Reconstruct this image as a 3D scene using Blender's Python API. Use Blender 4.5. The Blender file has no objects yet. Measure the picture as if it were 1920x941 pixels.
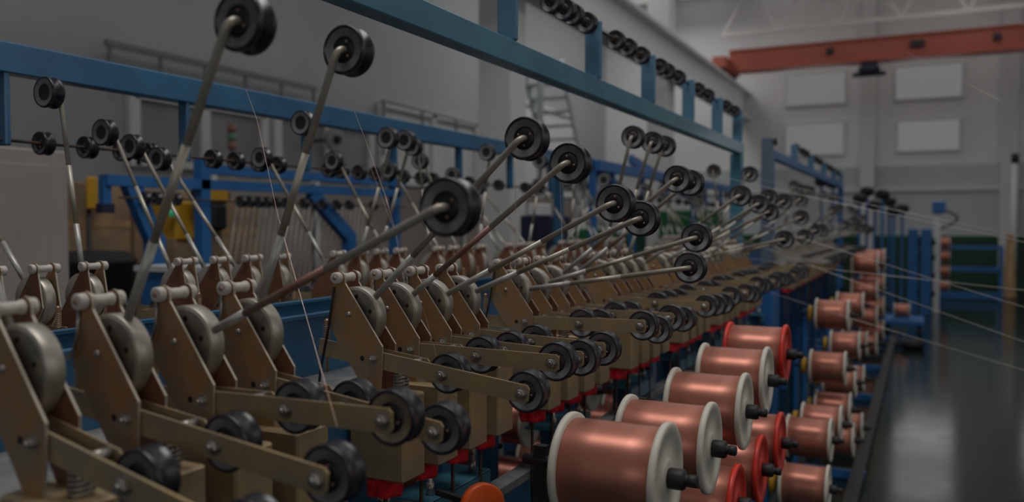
import bpy, math, random
from mathutils import Vector, Matrix
R = random.Random(7)
PI = math.pi
sc = bpy.context.scene
C = sc.collection

# ------------------------------------------------------------------ camera, light, exposure
F = 1550.0
YAW = math.atan(770 / F)
PITCH = math.atan(50.5 / F)
cd = bpy.data.cameras.new('camera'); cam = bpy.data.objects.new('camera', cd); C.objects.link(cam)
cd.sensor_width = 36.0; cd.lens = F / 1920 * 36.0
cd.clip_start = 0.05; cd.clip_end = 200
cam.location = (0, 0, 1.5)
cam.rotation_euler = (PI / 2 - PITCH, 0, YAW)
cd.dof.use_dof = True; cd.dof.focus_distance = 1.85; cd.dof.aperture_fstop = 2.2
sc.camera = cam
sc.view_settings.view_transform = 'Standard'; sc.view_settings.look = 'None'
sc.view_settings.gamma = 1.0; sc.view_settings.use_curve_mapping = False
sc.view_settings.exposure = -2.55
w = bpy.data.worlds.new('world'); sc.world = w; w.use_nodes = True
w.node_tree.nodes['Background'].inputs[0].default_value = (0.90, 0.95, 1.0, 1)
w.node_tree.nodes['Background'].inputs[1].default_value = 0.34

def area(name, loc, rot, sx, sy, power, col=(1, 1, 1)):
    l = bpy.data.lights.new(name, 'AREA'); l.shape = 'RECTANGLE'; l.size = sx; l.size_y = sy
    l.energy = power; l.color = col
    o = bpy.data.objects.new(name, l); C.objects.link(o); o.location = loc; o.rotation_euler = rot
    return o
# roof skylights and the aisle wall's tall window bands, plus added fill lamps
area('skylight_aisle', (0.9, 10.5, 6.8), (0, 0, 0), 1.6, 18, 450, (1, .98, .95))
area('skylight_machine', (-2.6, 11.0, 6.8), (0, 0, 0), 1.2, 14, 200, (1, .98, .95))
area('bay_fill', (-5.6, 17.0, 6.8), (0, 0, 0), 1.6, 8, 430, (1, .98, .95))  # added fill, placed to brighten the far end of the left bay
area('aisle_window_light', (5.6, 3.6, 3.5), (0, PI / 2, 0), 2.6, 8.5, 240, (1, .97, .93))
area('near_fill', (-.9, 1.15, 6.9), (0, 0, 0), 3.6, 1.5, 760, (1, .98, .95))  # added overhead lamp: lights the front plates, leaves the first units darker
area('rear_fill', (2.6, -4.5, 2.7), (PI / 2, 0, .35), 3.0, 1.0, 140, (1, .98, .95))  # added lamp behind the camera: front fill and bands on the spools
for wx, wz, ww, wh in ((.07, 4.865, 1.3, .7), (.07, 3.595, 1.25, .65), (-2.46, 4.875, 1.3, .7), (-2.47, 3.625, 1.3, .7), (2.78, 3.595, 1.3, .65)):
    area('far_window_light', (wx, 21.93, wz), (-PI / 2, 0, 0), ww, wh, 15, (1, .98, .96))

# ------------------------------------------------------------------ projection helpers (measuring the room)
_s, _c = math.sin(YAW), math.cos(YAW)
def ray(u, v):
    a = (u - 960) / F; b = -(v - 470.5) / F
    fw = math.cos(PITCH) + b * math.sin(PITCH); up = -math.sin(PITCH) + b * math.cos(PITCH)
    return (a * _c - fw * _s, a * _s + fw * _c, up)
def atX(u, v, X):
    r = ray(u, v); t = X / r[0]; return Vector((X, r[1] * t, 1.5 + r[2] * t))
def atY(u, v, Y):
    r = ray(u, v); t = Y / r[1]; return Vector((r[0] * t, Y, 1.5 + r[2] * t))
ONES = 'first second third fourth fifth sixth seventh eighth ninth tenth eleventh twelfth thirteenth fourteenth fifteenth sixteenth seventeenth eighteenth nineteenth'.split()
def nth(n):
    if n <= 19: return ONES[n - 1]
    tens = {2: ('twentieth', 'twenty'), 3: ('thirtieth', 'thirty'), 4: ('fortieth', 'forty')}[n // 10]
    return tens[0] if n % 10 == 0 else tens[1] + '-' + ONES[n % 10 - 1]

# ------------------------------------------------------------------ materials
def mat(name, col, rough=.5, metal=0.0, var=None, scale=30, thr=(.4, .6), spec=.5, bump=0, coat=0, emit=None, estr=1, stretch=None, detail=4):
    m = bpy.data.materials.new(name); m.use_nodes = True
    nt = m.node_tree; b = nt.nodes['Principled BSDF']
    b.inputs['Base Color'].default_value = (*col, 1); b.inputs['Roughness'].default_value = rough
    b.inputs['Metallic'].default_value = metal; b.inputs['Specular IOR Level'].default_value = spec
    b.inputs['Coat Weight'].default_value = coat; b.inputs['Coat Roughness'].default_value = .15
    if emit:
        b.inputs['Emission Color'].default_value = (*emit, 1); b.inputs['Emission Strength'].default_value = estr
    if var or bump:
        tc = nt.nodes.new('ShaderNodeTexCoord'); no = nt.nodes.new('ShaderNodeTexNoise')
        no.inputs['Scale'].default_value = scale; no.inputs['Detail'].default_value = detail
        src = tc.outputs['Object']
        if stretch:
            mp = nt.nodes.new('ShaderNodeMapping'); mp.inputs['Scale'].default_value = stretch
            nt.links.new(src, mp.inputs[0]); src = mp.outputs[0]
        nt.links.new(src, no.inputs['Vector'])
        if var:
            cr = nt.nodes.new('ShaderNodeValToRGB')
            cr.color_ramp.elements[0].position = thr[0]; cr.color_ramp.elements[1].position = thr[1]
            cr.color_ramp.elements[0].color = (*col, 1); cr.color_ramp.elements[1].color = (*var, 1)
            nt.links.new(no.outputs['Fac'], cr.inputs[0]); nt.links.new(cr.outputs[0], b.inputs['Base Color'])
        if bump:
            bp = nt.nodes.new('ShaderNodeBump'); bp.inputs['Strength'].default_value = bump; bp.inputs['Distance'].default_value = .002
            nt.links.new(no.outputs['Fac'], bp.inputs['Height']); nt.links.new(bp.outputs[0], b.inputs['Normal'])
    return m
M = {}
M['gold'] = mat('zinc_yellow_steel', (.46, .25, .105), .46, .25, (.34, .255, .17), 26, (.40, .62), bump=.12, detail=9)
M['goldshade'] = mat('shaded_red_brown_steel', (.30, .135, .075), .5, .3, (.20, .10, .06), 22, (.35, .7))  # shade of the back plates put into the colour as darker red-brown
M['edge'] = mat('bare_cut_edge', (.52, .47, .38), .4, .5)
M['silver'] = mat('pale_zinc', (.52, .50, .46), .45, .3, (.42, .38, .32), 20)
M['goldbar'] = mat('zinc_yellow_bar', (.47, .34, .175), .42, .3, (.38, .30, .20), 20, (.38, .64), bump=.06, detail=8)
M['disc'] = mat('aluminium_disc', (.50, .47, .42), .42, .6, (.30, .26, .20), 18, (.4, .7))
M['discface'] = mat('worn_disc_face', (.16, .15, .13), .5, .5, (.30, .25, .16), 30, (.42, .66))
M['steel'] = mat('steel', (.42, .40, .37), .38, .8, (.26, .23, .19), 40, (.4, .7))
M['rod'] = mat('dull_steel_rod', (.50, .465, .39), .42, .4, (.35, .30, .235), 7, (.46, .66))
M['rodrust'] = mat('red_brown_rod', (.26, .13, .10), .5, .4, (.30, .25, .20), 9, (.5, .7))
M['rodpale'] = mat('pale_rod_end', (.50, .50, .47), .42, .4, (.36, .34, .30), 20, (.4, .7))
M['black'] = mat('black_ceramic', (.018, .018, .026), .3, 0, spec=.6)
M['blackmatte'] = mat('matte_black', (.016, .016, .017), .55)
M['ring'] = mat('dusty_grey_ring', (.235, .235, .25), .6, 0, (.16, .16, .175), 30, (.4, .65))
M['ringdark'] = mat('dark_ring', (.085, .085, .095), .6)
M['ringtan'] = mat('dusty_tan_ring', (.34, .27, .19), .6, 0, (.24, .20, .15), 30, (.4, .65))
M['screw'] = mat('copper_screw', (.42, .26, .18), .4, .7)
M['white'] = mat('white_plastic', (.62, .57, .52), .45, 0, (.45, .40, .36), 60, (.5, .75))
M['grey'] = mat('grey_roller', (.40, .39, .37), .45, .2)
M['red'] = mat('red_plastic', (.85, .012, .022), .38, 0, (.5, .01, .02), 40)
M['redfl'] = mat('red_flange', (.75, .045, .022), .42, 0, (.55, .03, .02), 14)
M['cream'] = mat('cream_plastic', (.70, .66, .57), .5, 0, (.56, .52, .44), 12, (.45, .75))
M['blue'] = mat('blue_paint', (.035, .150, .290), .42, 0, (.025, .11, .225), 5, (.4, .7), coat=.2)
M['teal'] = mat('teal_blue_paint', (.065, .225, .315), .4, 0, (.05, .17, .25), 6, (.4, .7), coat=.2)
M['cobalt'] = mat('cobalt_paint', (.025, .150, .40), .45, 0, (.018, .115, .32), 4, (.4, .7))
M['hazeblue'] = mat('hazy_blue_paint', (.115, .165, .235), .5)  # post paint greyed, with haze put into the colour
M['postblue'] = mat('light_blue_post', (.095, .215, .33), .5)  # plain lighter blue for the short shaft posts
M['tablegrey'] = mat('grey_table_top', (.25, .25, .25), .55, 0, (.12, .13, .14), 7)
M['dark'] = mat('dark_steel', (.035, .033, .032), .55, .3)
M['rust'] = mat('rusty_shaft', (.11, .07, .045), .55, .5, (.06, .045, .035), 30)
M['wire'] = mat('copper_thread', (.80, .55, .45), .3, .6)
M['wirepale'] = mat('bright_wire', (.85, .80, .74), .3, .4)
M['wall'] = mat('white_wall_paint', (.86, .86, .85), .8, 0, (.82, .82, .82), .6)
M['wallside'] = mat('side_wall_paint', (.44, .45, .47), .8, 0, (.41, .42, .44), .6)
M['pipegrey'] = mat('pipe_grey', (.22, .22, .25), .6)
M['wallgrey'] = mat('blue_grey_wall_panel', (.58, .61, .63), .7, 0, (.52, .56, .58), .8)
M['wallgreen'] = mat('dark_green_wainscot', (.012, .060, .030), .45)
M['column'] = mat('white_column', (.72, .72, .72), .7)
M['roofglow'] = mat('roof_glow_sheet', (.8, .8, .8), .6, emit=(1, .99, .97), estr=1.2)  # added glow that brightens the roof and lights the hall from above
M['ceil'] = mat('white_roof_sheet', (.70, .70, .69), .8)
M['beige'] = mat('beige_panel', (.37, .33, .30), .7, 0, (.32, .285, .255), 2)
M['card'] = mat('cardboard', (.36, .25, .15), .8, 0, (.24, .165, .10), 3)
M['yellow'] = mat('yellow_paint', (.55, .30, .02), .5)
M['green'] = mat('green_paint', (.015, .14, .05), .45)
M['orange'] = mat('orange_paint', (.46, .115, .07), .55, 0, (.36, .07, .055), .35)
M['orangedisc'] = mat('orange_disc', (.85, .12, .015), .4)
M['navy'] = mat('navy_paint', (.016, .02, .05), .5)
M['pane'] = mat('sky_pane', (.03, .03, .03), .5, emit=(1, 1, .985), estr=.86)
M['panedim'] = mat('grey_pane', (.33, .34, .34), .3, 0, (.26, .27, .27), 1)
M['wood'] = mat('pale_wood', (.45, .29, .15), .7, 0, (.34, .20, .10), 4)
M['lampgreen'] = mat('green_lamp', (.05, .6, .3), .4, emit=(.05, .85, .4), estr=.6)
M['lampred'] = mat('red_lamp', (.6, .12, .08), .4, emit=(.9, .15, .1), estr=.02)
M['segred'] = mat('faded_red_segment', (.42, .20, .16), .5)
M['seggreen'] = mat('faded_green_segment', (.16, .36, .24), .5)
M['cable'] = mat('black_cable', (.02, .02, .025), .4)
M['strand'] = mat('pale_strands', (.55, .52, .48), .6)

def copper_mat():
    m = mat('copper_wire_winding', (.60, .245, .18), .45, .62, (.52, .20, .14), 5, (.35, .7), stretch=(1.5, 3.0, 3.0))
    nt = m.node_tree; b = nt.nodes['Principled BSDF']
    b.inputs['Anisotropic'].default_value = .7; b.inputs['Anisotropic Rotation'].default_value = .25
    tg = nt.nodes.new('ShaderNodeTangent'); tg.direction_type = 'RADIAL'; tg.axis = 'X'
    nt.links.new(tg.outputs[0], b.inputs['Tangent'])
    return m
M['copper'] = copper_mat()
def floor_mat():
    m = mat('green_epoxy_floor', (.008, .024, .018), .14, 0, (.005, .016, .013), .9, (.35, .7), spec=.30, detail=6)
    nt = m.node_tree; b = nt.nodes['Principled BSDF']
    b.inputs['IOR'].default_value = 1.45
    tc = nt.nodes['Texture Coordinate']; n2 = nt.nodes.new('ShaderNodeTexNoise'); n2.inputs['Scale'].default_value = 5; n2.inputs['Detail'].default_value = 5
    mr = nt.nodes.new('ShaderNodeMapRange'); mr.inputs[3].default_value = .08; mr.inputs[4].default_value = .19
    nt.links.new(tc.outputs['Object'], n2.inputs['Vector']); nt.links.new(n2.outputs['Fac'], mr.inputs[0]); nt.links.new(mr.outputs[0], b.inputs['Roughness'])
    return m
M['floor'] = floor_mat()

# ------------------------------------------------------------------ mesh builder
class MB:
    def __init__(s): s.v = []; s.f = []; s.m = []; s.sm = []; s.mats = []
    def mi(s, m):
        if m not in s.mats: s.mats.append(m)
        return s.mats.index(m)
    def add(s, vs, fs, m, smooth=False):
        o = len(s.v); s.v += [tuple(v) for v in vs]; k = s.mi(m)
        for f in fs: s.f.append([i + o for i in f]); s.m.append(k); s.sm.append(smooth)
        return s
    def box(s, c, d, m, rot=None, bev=0.0):
        x, y, z = d[0] / 2, d[1] / 2, d[2] / 2
        if bev <= 0:
            vs = [Vector((i * x, j * y, k * z)) for i in (-1, 1) for j in (-1, 1) for k in (-1, 1)]
            fs = [(0, 1, 3, 2), (4, 6, 7, 5), (0, 4, 5, 1), (2, 3, 7, 6), (0, 2, 6, 4), (1, 5, 7, 3)]
        else:
            b = min(bev, x * .9, y * .9, z * .9); vs = []; ix = {}
            for i in (-1, 1):
                for j in (-1, 1):
                    for k in (-1, 1):
                        for a in range(3):
                            p = [i * (x - b), j * (y - b), k * (z - b)]; p[a] = (i * x, j * y, k * z)[a]
                            ix[(i, j, k, a)] = len(vs); vs.append(Vector(p))
            fs = []
            for a in range(3):
                o1, o2 = [q for q in range(3) if q != a]
                for sg in (-1, 1):
                    q = []
                    for (p1, p2) in ((-1, -1), (1, -1), (1, 1), (-1, 1)):
                        t = [0, 0, 0]; t[a] = sg; t[o1] = p1; t[o2] = p2; q.append(ix[(*t, a)])
                    if (sg > 0) == (a == 1): q.reverse()
                    fs.append(q)
            for a in range(3):
                o1, o2 = [q for q in range(3) if q != a]
                for p1 in (-1, 1):
                    for p2 in (-1, 1):
                        t0 = [0, 0, 0]; t0[o1] = p1; t0[o2] = p2; t1 = list(t0); t0[a] = -1; t1[a] = 1
                        q = [ix[(*t0, o1)], ix[(*t1, o1)], ix[(*t1, o2)], ix[(*t0, o2)]]
                        n = (vs[q[1]] - vs[q[0]]).cross(vs[q[3]] - vs[q[0]]); ctr = (vs[q[0]] + vs[q[2]]) / 2
                        if n.dot(ctr) < 0: q.reverse()
                        fs.append(q)
            for i in (-1, 1):
                for j in (-1, 1):
                    for k in (-1, 1):
                        q = [ix[(i, j, k, 0)], ix[(i, j, k, 1)], ix[(i, j, k, 2)]]
                        if i * j * k < 0: q.reverse()
                        fs.append(q)
        if rot: vs = [rot @ v for v in vs]
        c = Vector(c)
        return s.add([v + c for v in vs], fs, m)
    def bar(s, p0, p1, wd, ht, m, up=(0, 0, 1), bev=0):
        p0 = Vector(p0); p1 = Vector(p1); d = p1 - p0; x = d.normalized(); u = Vector(up)
        if abs(x.dot(u)) > .99: u = Vector((0, 1, 0))
        y = u.cross(x).normalized(); z = x.cross(y)
        rot = Matrix((x, y, z)).transposed()
        return s.box((p0 + p1) / 2, (d.length, wd, ht), m, rot, bev)
    def lathe(s, prof, o, axis, n, mats, smooth=True, caps=True):
        # prof: list of (t along axis, r); mats: one material or one per ring segment
        o = Vector(o); a = Vector(axis).normalized(); u = Vector((0, 0, 1)) if abs(a.z) < .9 else Vector((1, 0, 0))
        p = a.cross(u).normalized(); q = a.cross(p)
        vs = []
        for (t, r) in prof:
            for i in range(n):
                g = 2 * PI * i / n; vs.append(o + a * t + (p * math.cos(g) + q * math.sin(g)) * r)
        base = len(s.v); s.v += [tuple(v) for v in vs]
        ms = mats if isinstance(mats, (list, tuple)) else [mats] * (len(prof) - 1)
        for j in range(len(prof) - 1):
            k = s.mi(ms[j])
            for i in range(n):
                i2 = (i + 1) % n
                s.f.append([base + j * n + i, base + j * n + i2, base + (j + 1) * n + i2, base + (j + 1) * n + i]); s.m.append(k); s.sm.append(smooth)
        if caps:
            if prof[0][1] > 1e-5: s.f.append([base + i for i in range(n)][::-1]); s.m.append(s.mi(ms[0])); s.sm.append(False)
            if prof[-1][1] > 1e-5: s.f.append([base + (len(prof) - 1) * n + i for i in range(n)]); s.m.append(s.mi(ms[-1])); s.sm.append(False)
        return s
    def cyl(s, p0, p1, r, m, n=12, r1=None):
        p0 = Vector(p0); p1 = Vector(p1)
        return s.lathe([(0, r), ((p1 - p0).length, r if r1 is None else r1)], p0, p1 - p0, n, m)
    def tube(s, pts, r, m, n=8):
        pts = [Vector(p) for p in pts]; vs = []; fs = []; prev = None
        for i, p in enumerate(pts):
            d = (pts[min(i + 1, len(pts) - 1)] - pts[max(i - 1, 0)]).normalized()
            if prev is None:
                u = Vector((0, 0, 1)) if abs(d.z) < .9 else Vector((1, 0, 0)); prev = d.cross(u).normalized()
            prev = (prev - d * prev.dot(d)).normalized(); q = d.cross(prev)
            rr = r[i] if isinstance(r, (list, tuple)) else r
            for k in range(n):
                g = 2 * PI * k / n; vs.append(p + (prev * math.cos(g) + q * math.sin(g)) * rr)
        for i in range(len(pts) - 1):
            for k in range(n):
                k2 = (k + 1) % n; fs.append((i * n + k, i * n + k2, (i + 1) * n + k2, (i + 1) * n + k))
        fs.append(tuple(range(n))[::-1]); fs.append(tuple((len(pts) - 1) * n + k for k in range(n)))
        return s.add(vs, fs, m, True)
    def prism(s, poly, y0, y1, m, em=None):
        n = len(poly)   # polygon in XZ extruded along Y
        vs = [(x, y0, z) for x, z in poly] + [(x, y1, z) for x, z in poly]
        A = sum(poly[i][0] * poly[(i + 1) % n][1] - poly[(i + 1) % n][0] * poly[i][1] for i in range(n))
        f0 = list(range(n)); f1 = [n + i for i in range(n)][::-1]
        sd = [(i, n + i, n + (i + 1) % n, (i + 1) % n) for i in range(n)]
        if A < 0: f0.reverse(); f1.reverse(); sd = [q[::-1] for q in sd]
        if em:
            s.add(vs, [f0, f1], m); return s.add(vs, sd, em)
        return s.add(vs, [f0, f1] + sd, m)
    def helix(s, o, axis, r, pitch, turns, wr, m, n=6, seg=12):
        o = Vector(o); a = Vector(axis).normalized(); u = Vector((1, 0, 0)) if abs(a.x) < .9 else Vector((0, 1, 0))
        p = a.cross(u).normalized(); q = a.cross(p)
        return s.tube([o + a * (pitch * t / seg) + (p * math.cos(2 * PI * t / seg) + q * math.sin(2 * PI * t / seg)) * r for t in range(int(turns * seg) + 1)], wr, m, n)
    def join(s, other, loc=(0, 0, 0), rot=None):
        o = len(s.v); loc = Vector(loc)
        for v in other.v:
            v = Vector(v)
            if rot: v = rot @ v
            s.v.append(tuple(v + loc))
        for f, m, sm in zip(other.f, other.m, other.sm):
            s.f.append([i + o for i in f]); s.m.append(s.mi(other.mats[m])); s.sm.append(sm)
        return s
    def mesh(s, name):
        me = bpy.data.meshes.new(name); me.from_pydata(s.v, [], s.f)
        for m in s.mats: me.materials.append(m)
        me.polygons.foreach_set('material_index', s.m); me.polygons.foreach_set('use_smooth', s.sm); me.update()
        return me

def inst(name, me, parent=None, loc=(0, 0, 0), rot=(0, 0, 0)):
    o = bpy.data.objects.new(name, me); C.objects.link(o); o.location = loc; o.rotation_euler = rot
    if parent: o.parent = parent
    return o
def obj(name, mb, parent=None, loc=(0, 0, 0), rot=(0, 0, 0)): return inst(name, mb.mesh(name), parent, loc, rot)
def tag(o, label, cat, group=None, kind=None):
    o['label'] = label; o['category'] = cat
    if group: o['group'] = group
    if kind: o['kind'] = kind
    return o
def thing(name, label, cat, loc=(0, 0, 0), rotz=0, group=None):
    o = bpy.data.objects.new(name, None); C.objects.link(o); o.location = loc; o.rotation_euler = (0, 0, rotz); o.empty_display_size = .05
    return tag(o, label, cat, group)
def struct(name, mb, label=None, cat=None, parent=None):
    o = obj(name, mb, parent)
    if parent is None:
        o['kind'] = 'structure'; o['label'] = label; o['category'] = cat
    return o

# ------------------------------------------------------------------ the room
struct('floor', MB().box((-1, 10, -.05), (14.4, 32, .1), M['floor']), 'glossy dark green painted workshop floor beside the machines', 'floor')
mb = MB().box((-1, 22.1, 4.9), (14, .2, 5.2), M['wall'])
struct('wall_far', mb, 'white upper end wall with bright windows behind the orange crane', 'wall')
struct('wall_far_panel', MB().box((-1, 22.08, 1.75), (14, .2, 2.3), M['wallgrey']), 'blue-grey sheet panel band on the end wall under the white part', 'wall')
o = struct('wall_far_wainscot', MB().box((-1, 22.06, .6), (14, .2, 1.2), M['wallgreen']).box((-1, 21.95, 1.2), (14, .04, .06), M['green']), 'dark green lowest band of the end wall at floor level', 'wall')
struct('trim_1', MB().box((-1, 21.94, 2.33), (14, .06, .1), M['column']), 'pale horizontal rail across the blue-grey band of the end wall', 'trim')
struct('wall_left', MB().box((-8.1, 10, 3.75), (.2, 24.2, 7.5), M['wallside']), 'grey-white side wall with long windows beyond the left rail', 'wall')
mb = MB()
mb.box((-1, 10, 7.55), (14.2, 24.2, .1), M['ceil'])
for k in range(7):
    mb.box((-7.2 + k * 2.0, 13.0, 7.47), (1.3, 17.6, .04), M['roofglow'])  # added glowing strips under the roof sheet
struct('ceiling', mb, 'white sheet roof high over the workshop', 'ceiling')
mb = MB().box((6.1, 10, .9), (.2, 24.2, 1.8), M['wall']).box((6.1, 10, 6.3), (.2, 24.2, 2.5), M['wall'])
for y in (-1.9, 11.2, 21.5): mb.box((6.1, y, 3.4), (.2, .5, 3.3), M['wall'])
struct('wall_right', mb, 'white side wall of the aisle with a tall band of windows', 'wall')

struct('shade_wall_back', MB().box((-4.7, -2.3, 3.75), (6.8, .2, 7.5), M['wallside']), 'unseen grey wall added behind the camera to shade the near left units', 'wall')  # added out of view to block light from the near units and left wall
def far_window(n, x0, x1, z0, z1, label):
    root = MB().box(((x0 + x1) / 2, 21.985, (z0 + z1) / 2), (x1 - x0, .03, z1 - z0), M['pane'])
    o = struct('window_%d' % n, root, label, 'window')
    fr = MB(); t = .05
    for x in (x0 - t / 2, x1 + t / 2): fr.box((x, 21.97, (z0 + z1) / 2), (t, .06, z1 - z0 + 2 * t), M['column'])
    for z in (z0 - t / 2, z1 + t / 2): fr.box(((x0 + x1) / 2, 21.97, z), (x1 - x0, .06, t), M['column'])
    struct('window_frame', fr, parent=o)
far_window(1, -.62, .76, 4.49, 5.24, 'bright upper window in the end wall under the crane, right of the pillar')
far_window(2, -.57, .72, 3.25, 3.94, 'bright lower window in the end wall, right of the pillar')
far_window(3, -3.14, -1.78, 4.50, 5.25, 'pale upper window in the end wall, left of the pillar')
far_window(4, -3.14, -1.80, 3.25, 4.0, 'pale lower window in the end wall, left of the pillar')
far_window(5, 2.12, 3.45, 3.25, 3.94, 'bright window cut by the right edge of the photo')
# pillars on the end wall
struct('pillar_1', MB().box((-1.22, 21.78, 4.0), (.30, .36, 7.0), M['column']), 'white pillar on the end wall between the window pairs', 'pillar')
struct('pillar_2', MB().box((1.72, 21.78, 4.0), (.34, .36, 7.0), M['column']), 'white pillar on the end wall near the right edge', 'pillar')
# columns of the left bay
for i, (y, t) in enumerate(((8.9, 'white building column behind the left pulley rail'), (15.6, 'white building column carrying the far end of the runway beam'))):
    struct('pillar_%d' % (3 + i), MB().box((-4.55, y, 3.75), (.42, .42, 7.5), M['column']), t, 'pillar')
struct('runway_beam', MB().box((-4.2, 12.5, 4.88), (.34, 19, .06), M['column']).box((-4.2, 12.5, 4.56), (.05, 19, .6), M['column']).box((-4.2, 12.5, 4.23), (.34, 19, .06), M['column']).box((-4.2, 12.5, 4.94), (.07, 19, .06), M['dark']),
       'grey crane runway beam running along the white columns', 'beam')
# roof trusses
for k, (y, wd) in enumerate(((20.3, 'far'), (13.6, 'middle'))):
    mb = MB(); z0, z1 = 6.05, 7.2
    mb.bar((-4.4, y, z0), (6, y, z0), .1, .1, M['column']); mb.bar((-4.4, y, z1), (6, y, z1), .1, .1, M['column'])
    for i in range(8):
        x = -4.4 + i * 1.3
        mb.bar((x, y, z0), (x + .65, y, z1), .06, .06, M['column']); mb.bar((x + .65, y, z1), (x + 1.3, y, z0), .06, .06, M['column'])
    struct('roof_truss' + ('' if k == 0 else '_2'), mb, 'white roof truss at the %s end over the crane' % wd, 'truss')
# left wall windows with mullions, and a gallery rail
wn = 6
for (y0, y1, z0, z1, t) in ((6.45, 8.5, 2.2, 2.95, 'grey window with white posts on the left wall, nearest the camera'), (8.75, 10.9, 2.2, 3.0, 'grey window of the left wall behind the middle of the rail'),
                            (11.2, 14.4, 2.2, 3.45, 'paler window of the left wall at right, framed in grey'), (15.4, 19.5, 2.2, 4.2, 'far pale window of the left wall past the white column')):
    o = struct('window_%d' % wn, MB().box((-7.985, (y0 + y1) / 2, (z0 + z1) / 2), (.03, y1 - y0, z1 - z0), M['panedim'] if wn < 8 else M['column']), t, 'window'); wn += 1
    fr = MB(); n = 2
    for i in range(n + 1): fr.box((-7.95, y0 + (y1 - y0) * i / n, (z0 + z1) / 2), (.08, .14, z1 - z0 + .1), M['column'])
    for z in (z0, z1): fr.box((-7.95, (y0 + y1) / 2, z), (.08, y1 - y0, .08), M['column'])
    struct('window_frame', fr, parent=o)
mb = MB()
mb.bar((-7.8, 6.0, 3.43), (-7.8, 9.4, 3.43), .05, .06, M['pipegrey'])
for i in range(6): mb.bar((-7.8, 6.05 + i * .66, 2.98), (-7.8, 6.05 + i * .66, 3.43), .035, .035, M['pipegrey'])
struct('trim_2', mb, 'grey pipe rail on short posts along the left wall', 'rail')
mb = MB()
mb.bar((-7.8, 11.0, 3.48), (-7.8, 14.6, 3.42), .035, .035, M['pipegrey'])
for i in range(4): mb.bar((-7.8, 11.05 + i * 1.16, 2.6), (-7.8, 11.05 + i * 1.16, 3.46), .04, .04, M['pipegrey'])
struct('trim_3', mb, 'second grey pipe rail on the left wall around the paler window', 'rail')
# steel stair behind the right beam
st = thing('steel_staircase', 'faint grey steel staircase climbing behind the teal beam', 'staircase', (-6.6, 14.0, 0))
a, b = Vector((0, 2.6, 1.3)), Vector((0, .6, 4.6))
for dx in (-.4, .4):
    obj('stringer', MB().bar(a + Vector((dx, 0, 0)), b + Vector((dx, 0, 0)), .05, .2, M['wallgrey']), st)
mb = MB()
for i in range(13): p = a.lerp(b, (i + .5) / 13); mb.box(p, (.8, .26, .03), M['wallgrey'])
obj('tread', mb, st)
obj('post', MB().bar((0, 2.7, 0), (0, 2.7, 1.4), .1, .1, M['wallgrey']).bar((0, .5, 0), (0, .5, 4.6), .1, .1, M['wallgrey']), st)

# ------------------------------------------------------------------ overhead crane
cr = thing('overhead_crane', 'orange bridge crane girder spanning the hall below the roof', 'crane', (0, 19.8, 5.02))
mb = MB().box((.9, 0, .27), (10.0, .34, .44), M['orange']).box((.9, 0, .03), (10.0, .42, .04), M['orange']).box((.9, 0, .50), (10.0, .42, .04), M['orange'])
obj('girder', mb, cr)
obj('end_carriage', MB().box((-4.2, 0, .16), (.3, 1.6, .24), M['orange']).cyl((-4.3, -.6, .06), (-4.1, -.6, .06), .10, M['dark']).cyl((-4.3, .6, .06), (-4.1, .6, .06), .10, M['dark']), cr)
for x in (-.16, -1.9, 1.3): obj('junction_box', MB().box((x, -.2, .30), (.28 if x == -.16 else .14, .08, .14), M['dark'], bev=.01), cr)
h = MB().box((-1.1, 0, -.10), (.34, .34, .22), M['navy'], bev=.03).box((-1.1, 0, -.24), (.68, .12, .09), M['navy'], bev=.02)
h.cyl((-1.32, 0, -.17), (-.88, 0, -.17), .09, M['navy'])
obj('hoist_trolley', h, cr)

# ------------------------------------------------------------------ shared pulley meshes  (axis along +Y, front face at y=0)
def pulley_mb(rr, wdt, ring, groove=True, n=32):
    K = M['black']; mb = MB(); g = .62 if groove else .93
    pr = [(.004, 0.0), (.004, rr * .20), (.0025, rr * .46), (.006, rr * .48), (.006, rr * .52), (.003, rr * .54), (.002, rr * .86), (0.0, rr * .89), (-.0005, rr * .95), (.0015, rr * .99), (.004, rr)]
    ms = [M['blackmatte']] * 3 + [K] * 2 + [ring] + [K] * 4
    w1 = wdt
    if groove:
        side = [(w1 * .24, rr * .99), (w1 * .40, rr * g), (w1 * .60, rr * g), (w1 * .76, rr * .99)]
    else:
        side = [(w1 * .14, rr), (w1 * .2, rr * .955), (w1 * .5, rr * .94), (w1 * .8, rr * .955), (w1 * .86, rr)]
    pr += side; ms += [K] * len(side)
    back = [(w1 - .004, rr), (w1, rr * .96), (w1 - .001, rr * .87), (w1 - .003, rr * .54), (w1 - .004, rr * .3), (w1 - .004, 0)]
    pr += back; ms += [K] * 3 + [ring] + [M['blackmatte']] * 2
    mb.lathe(pr, (0, 0, 0), (0, 1, 0), n, ms, caps=False)
    for i in range(3):
        a_ = .5 + i * 2 * PI / 3
        p = Vector((math.cos(a_) * rr * .34, .0035, math.sin(a_) * rr * .34)); mb.lathe([(-.0025, .0001), (-.0022, rr * .05), (.001, rr * .065)], p, (0, 1, 0), 8, M['screw'])
    return mb
PR = .0415
ME = {}
ME['rodpulley'] = pulley_mb(PR, .036, M['ring']).mesh('dancer_pulley')
ME['armpulley'] = pulley_mb(.0405, .034, M['ring'], False).mesh('arm_pulley')
ME['armpulleytan'] = pulley_mb(.0405, .034, M['ringtan'], False).mesh('arm_pulley_tan')
gm = pulley_mb(.038, .036, M['ringdark']); gm2 = MB(); gm2.join(gm, (0, -.018, 0)); ME['shaftpulley'] = gm2.mesh('guide_pulley')

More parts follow.
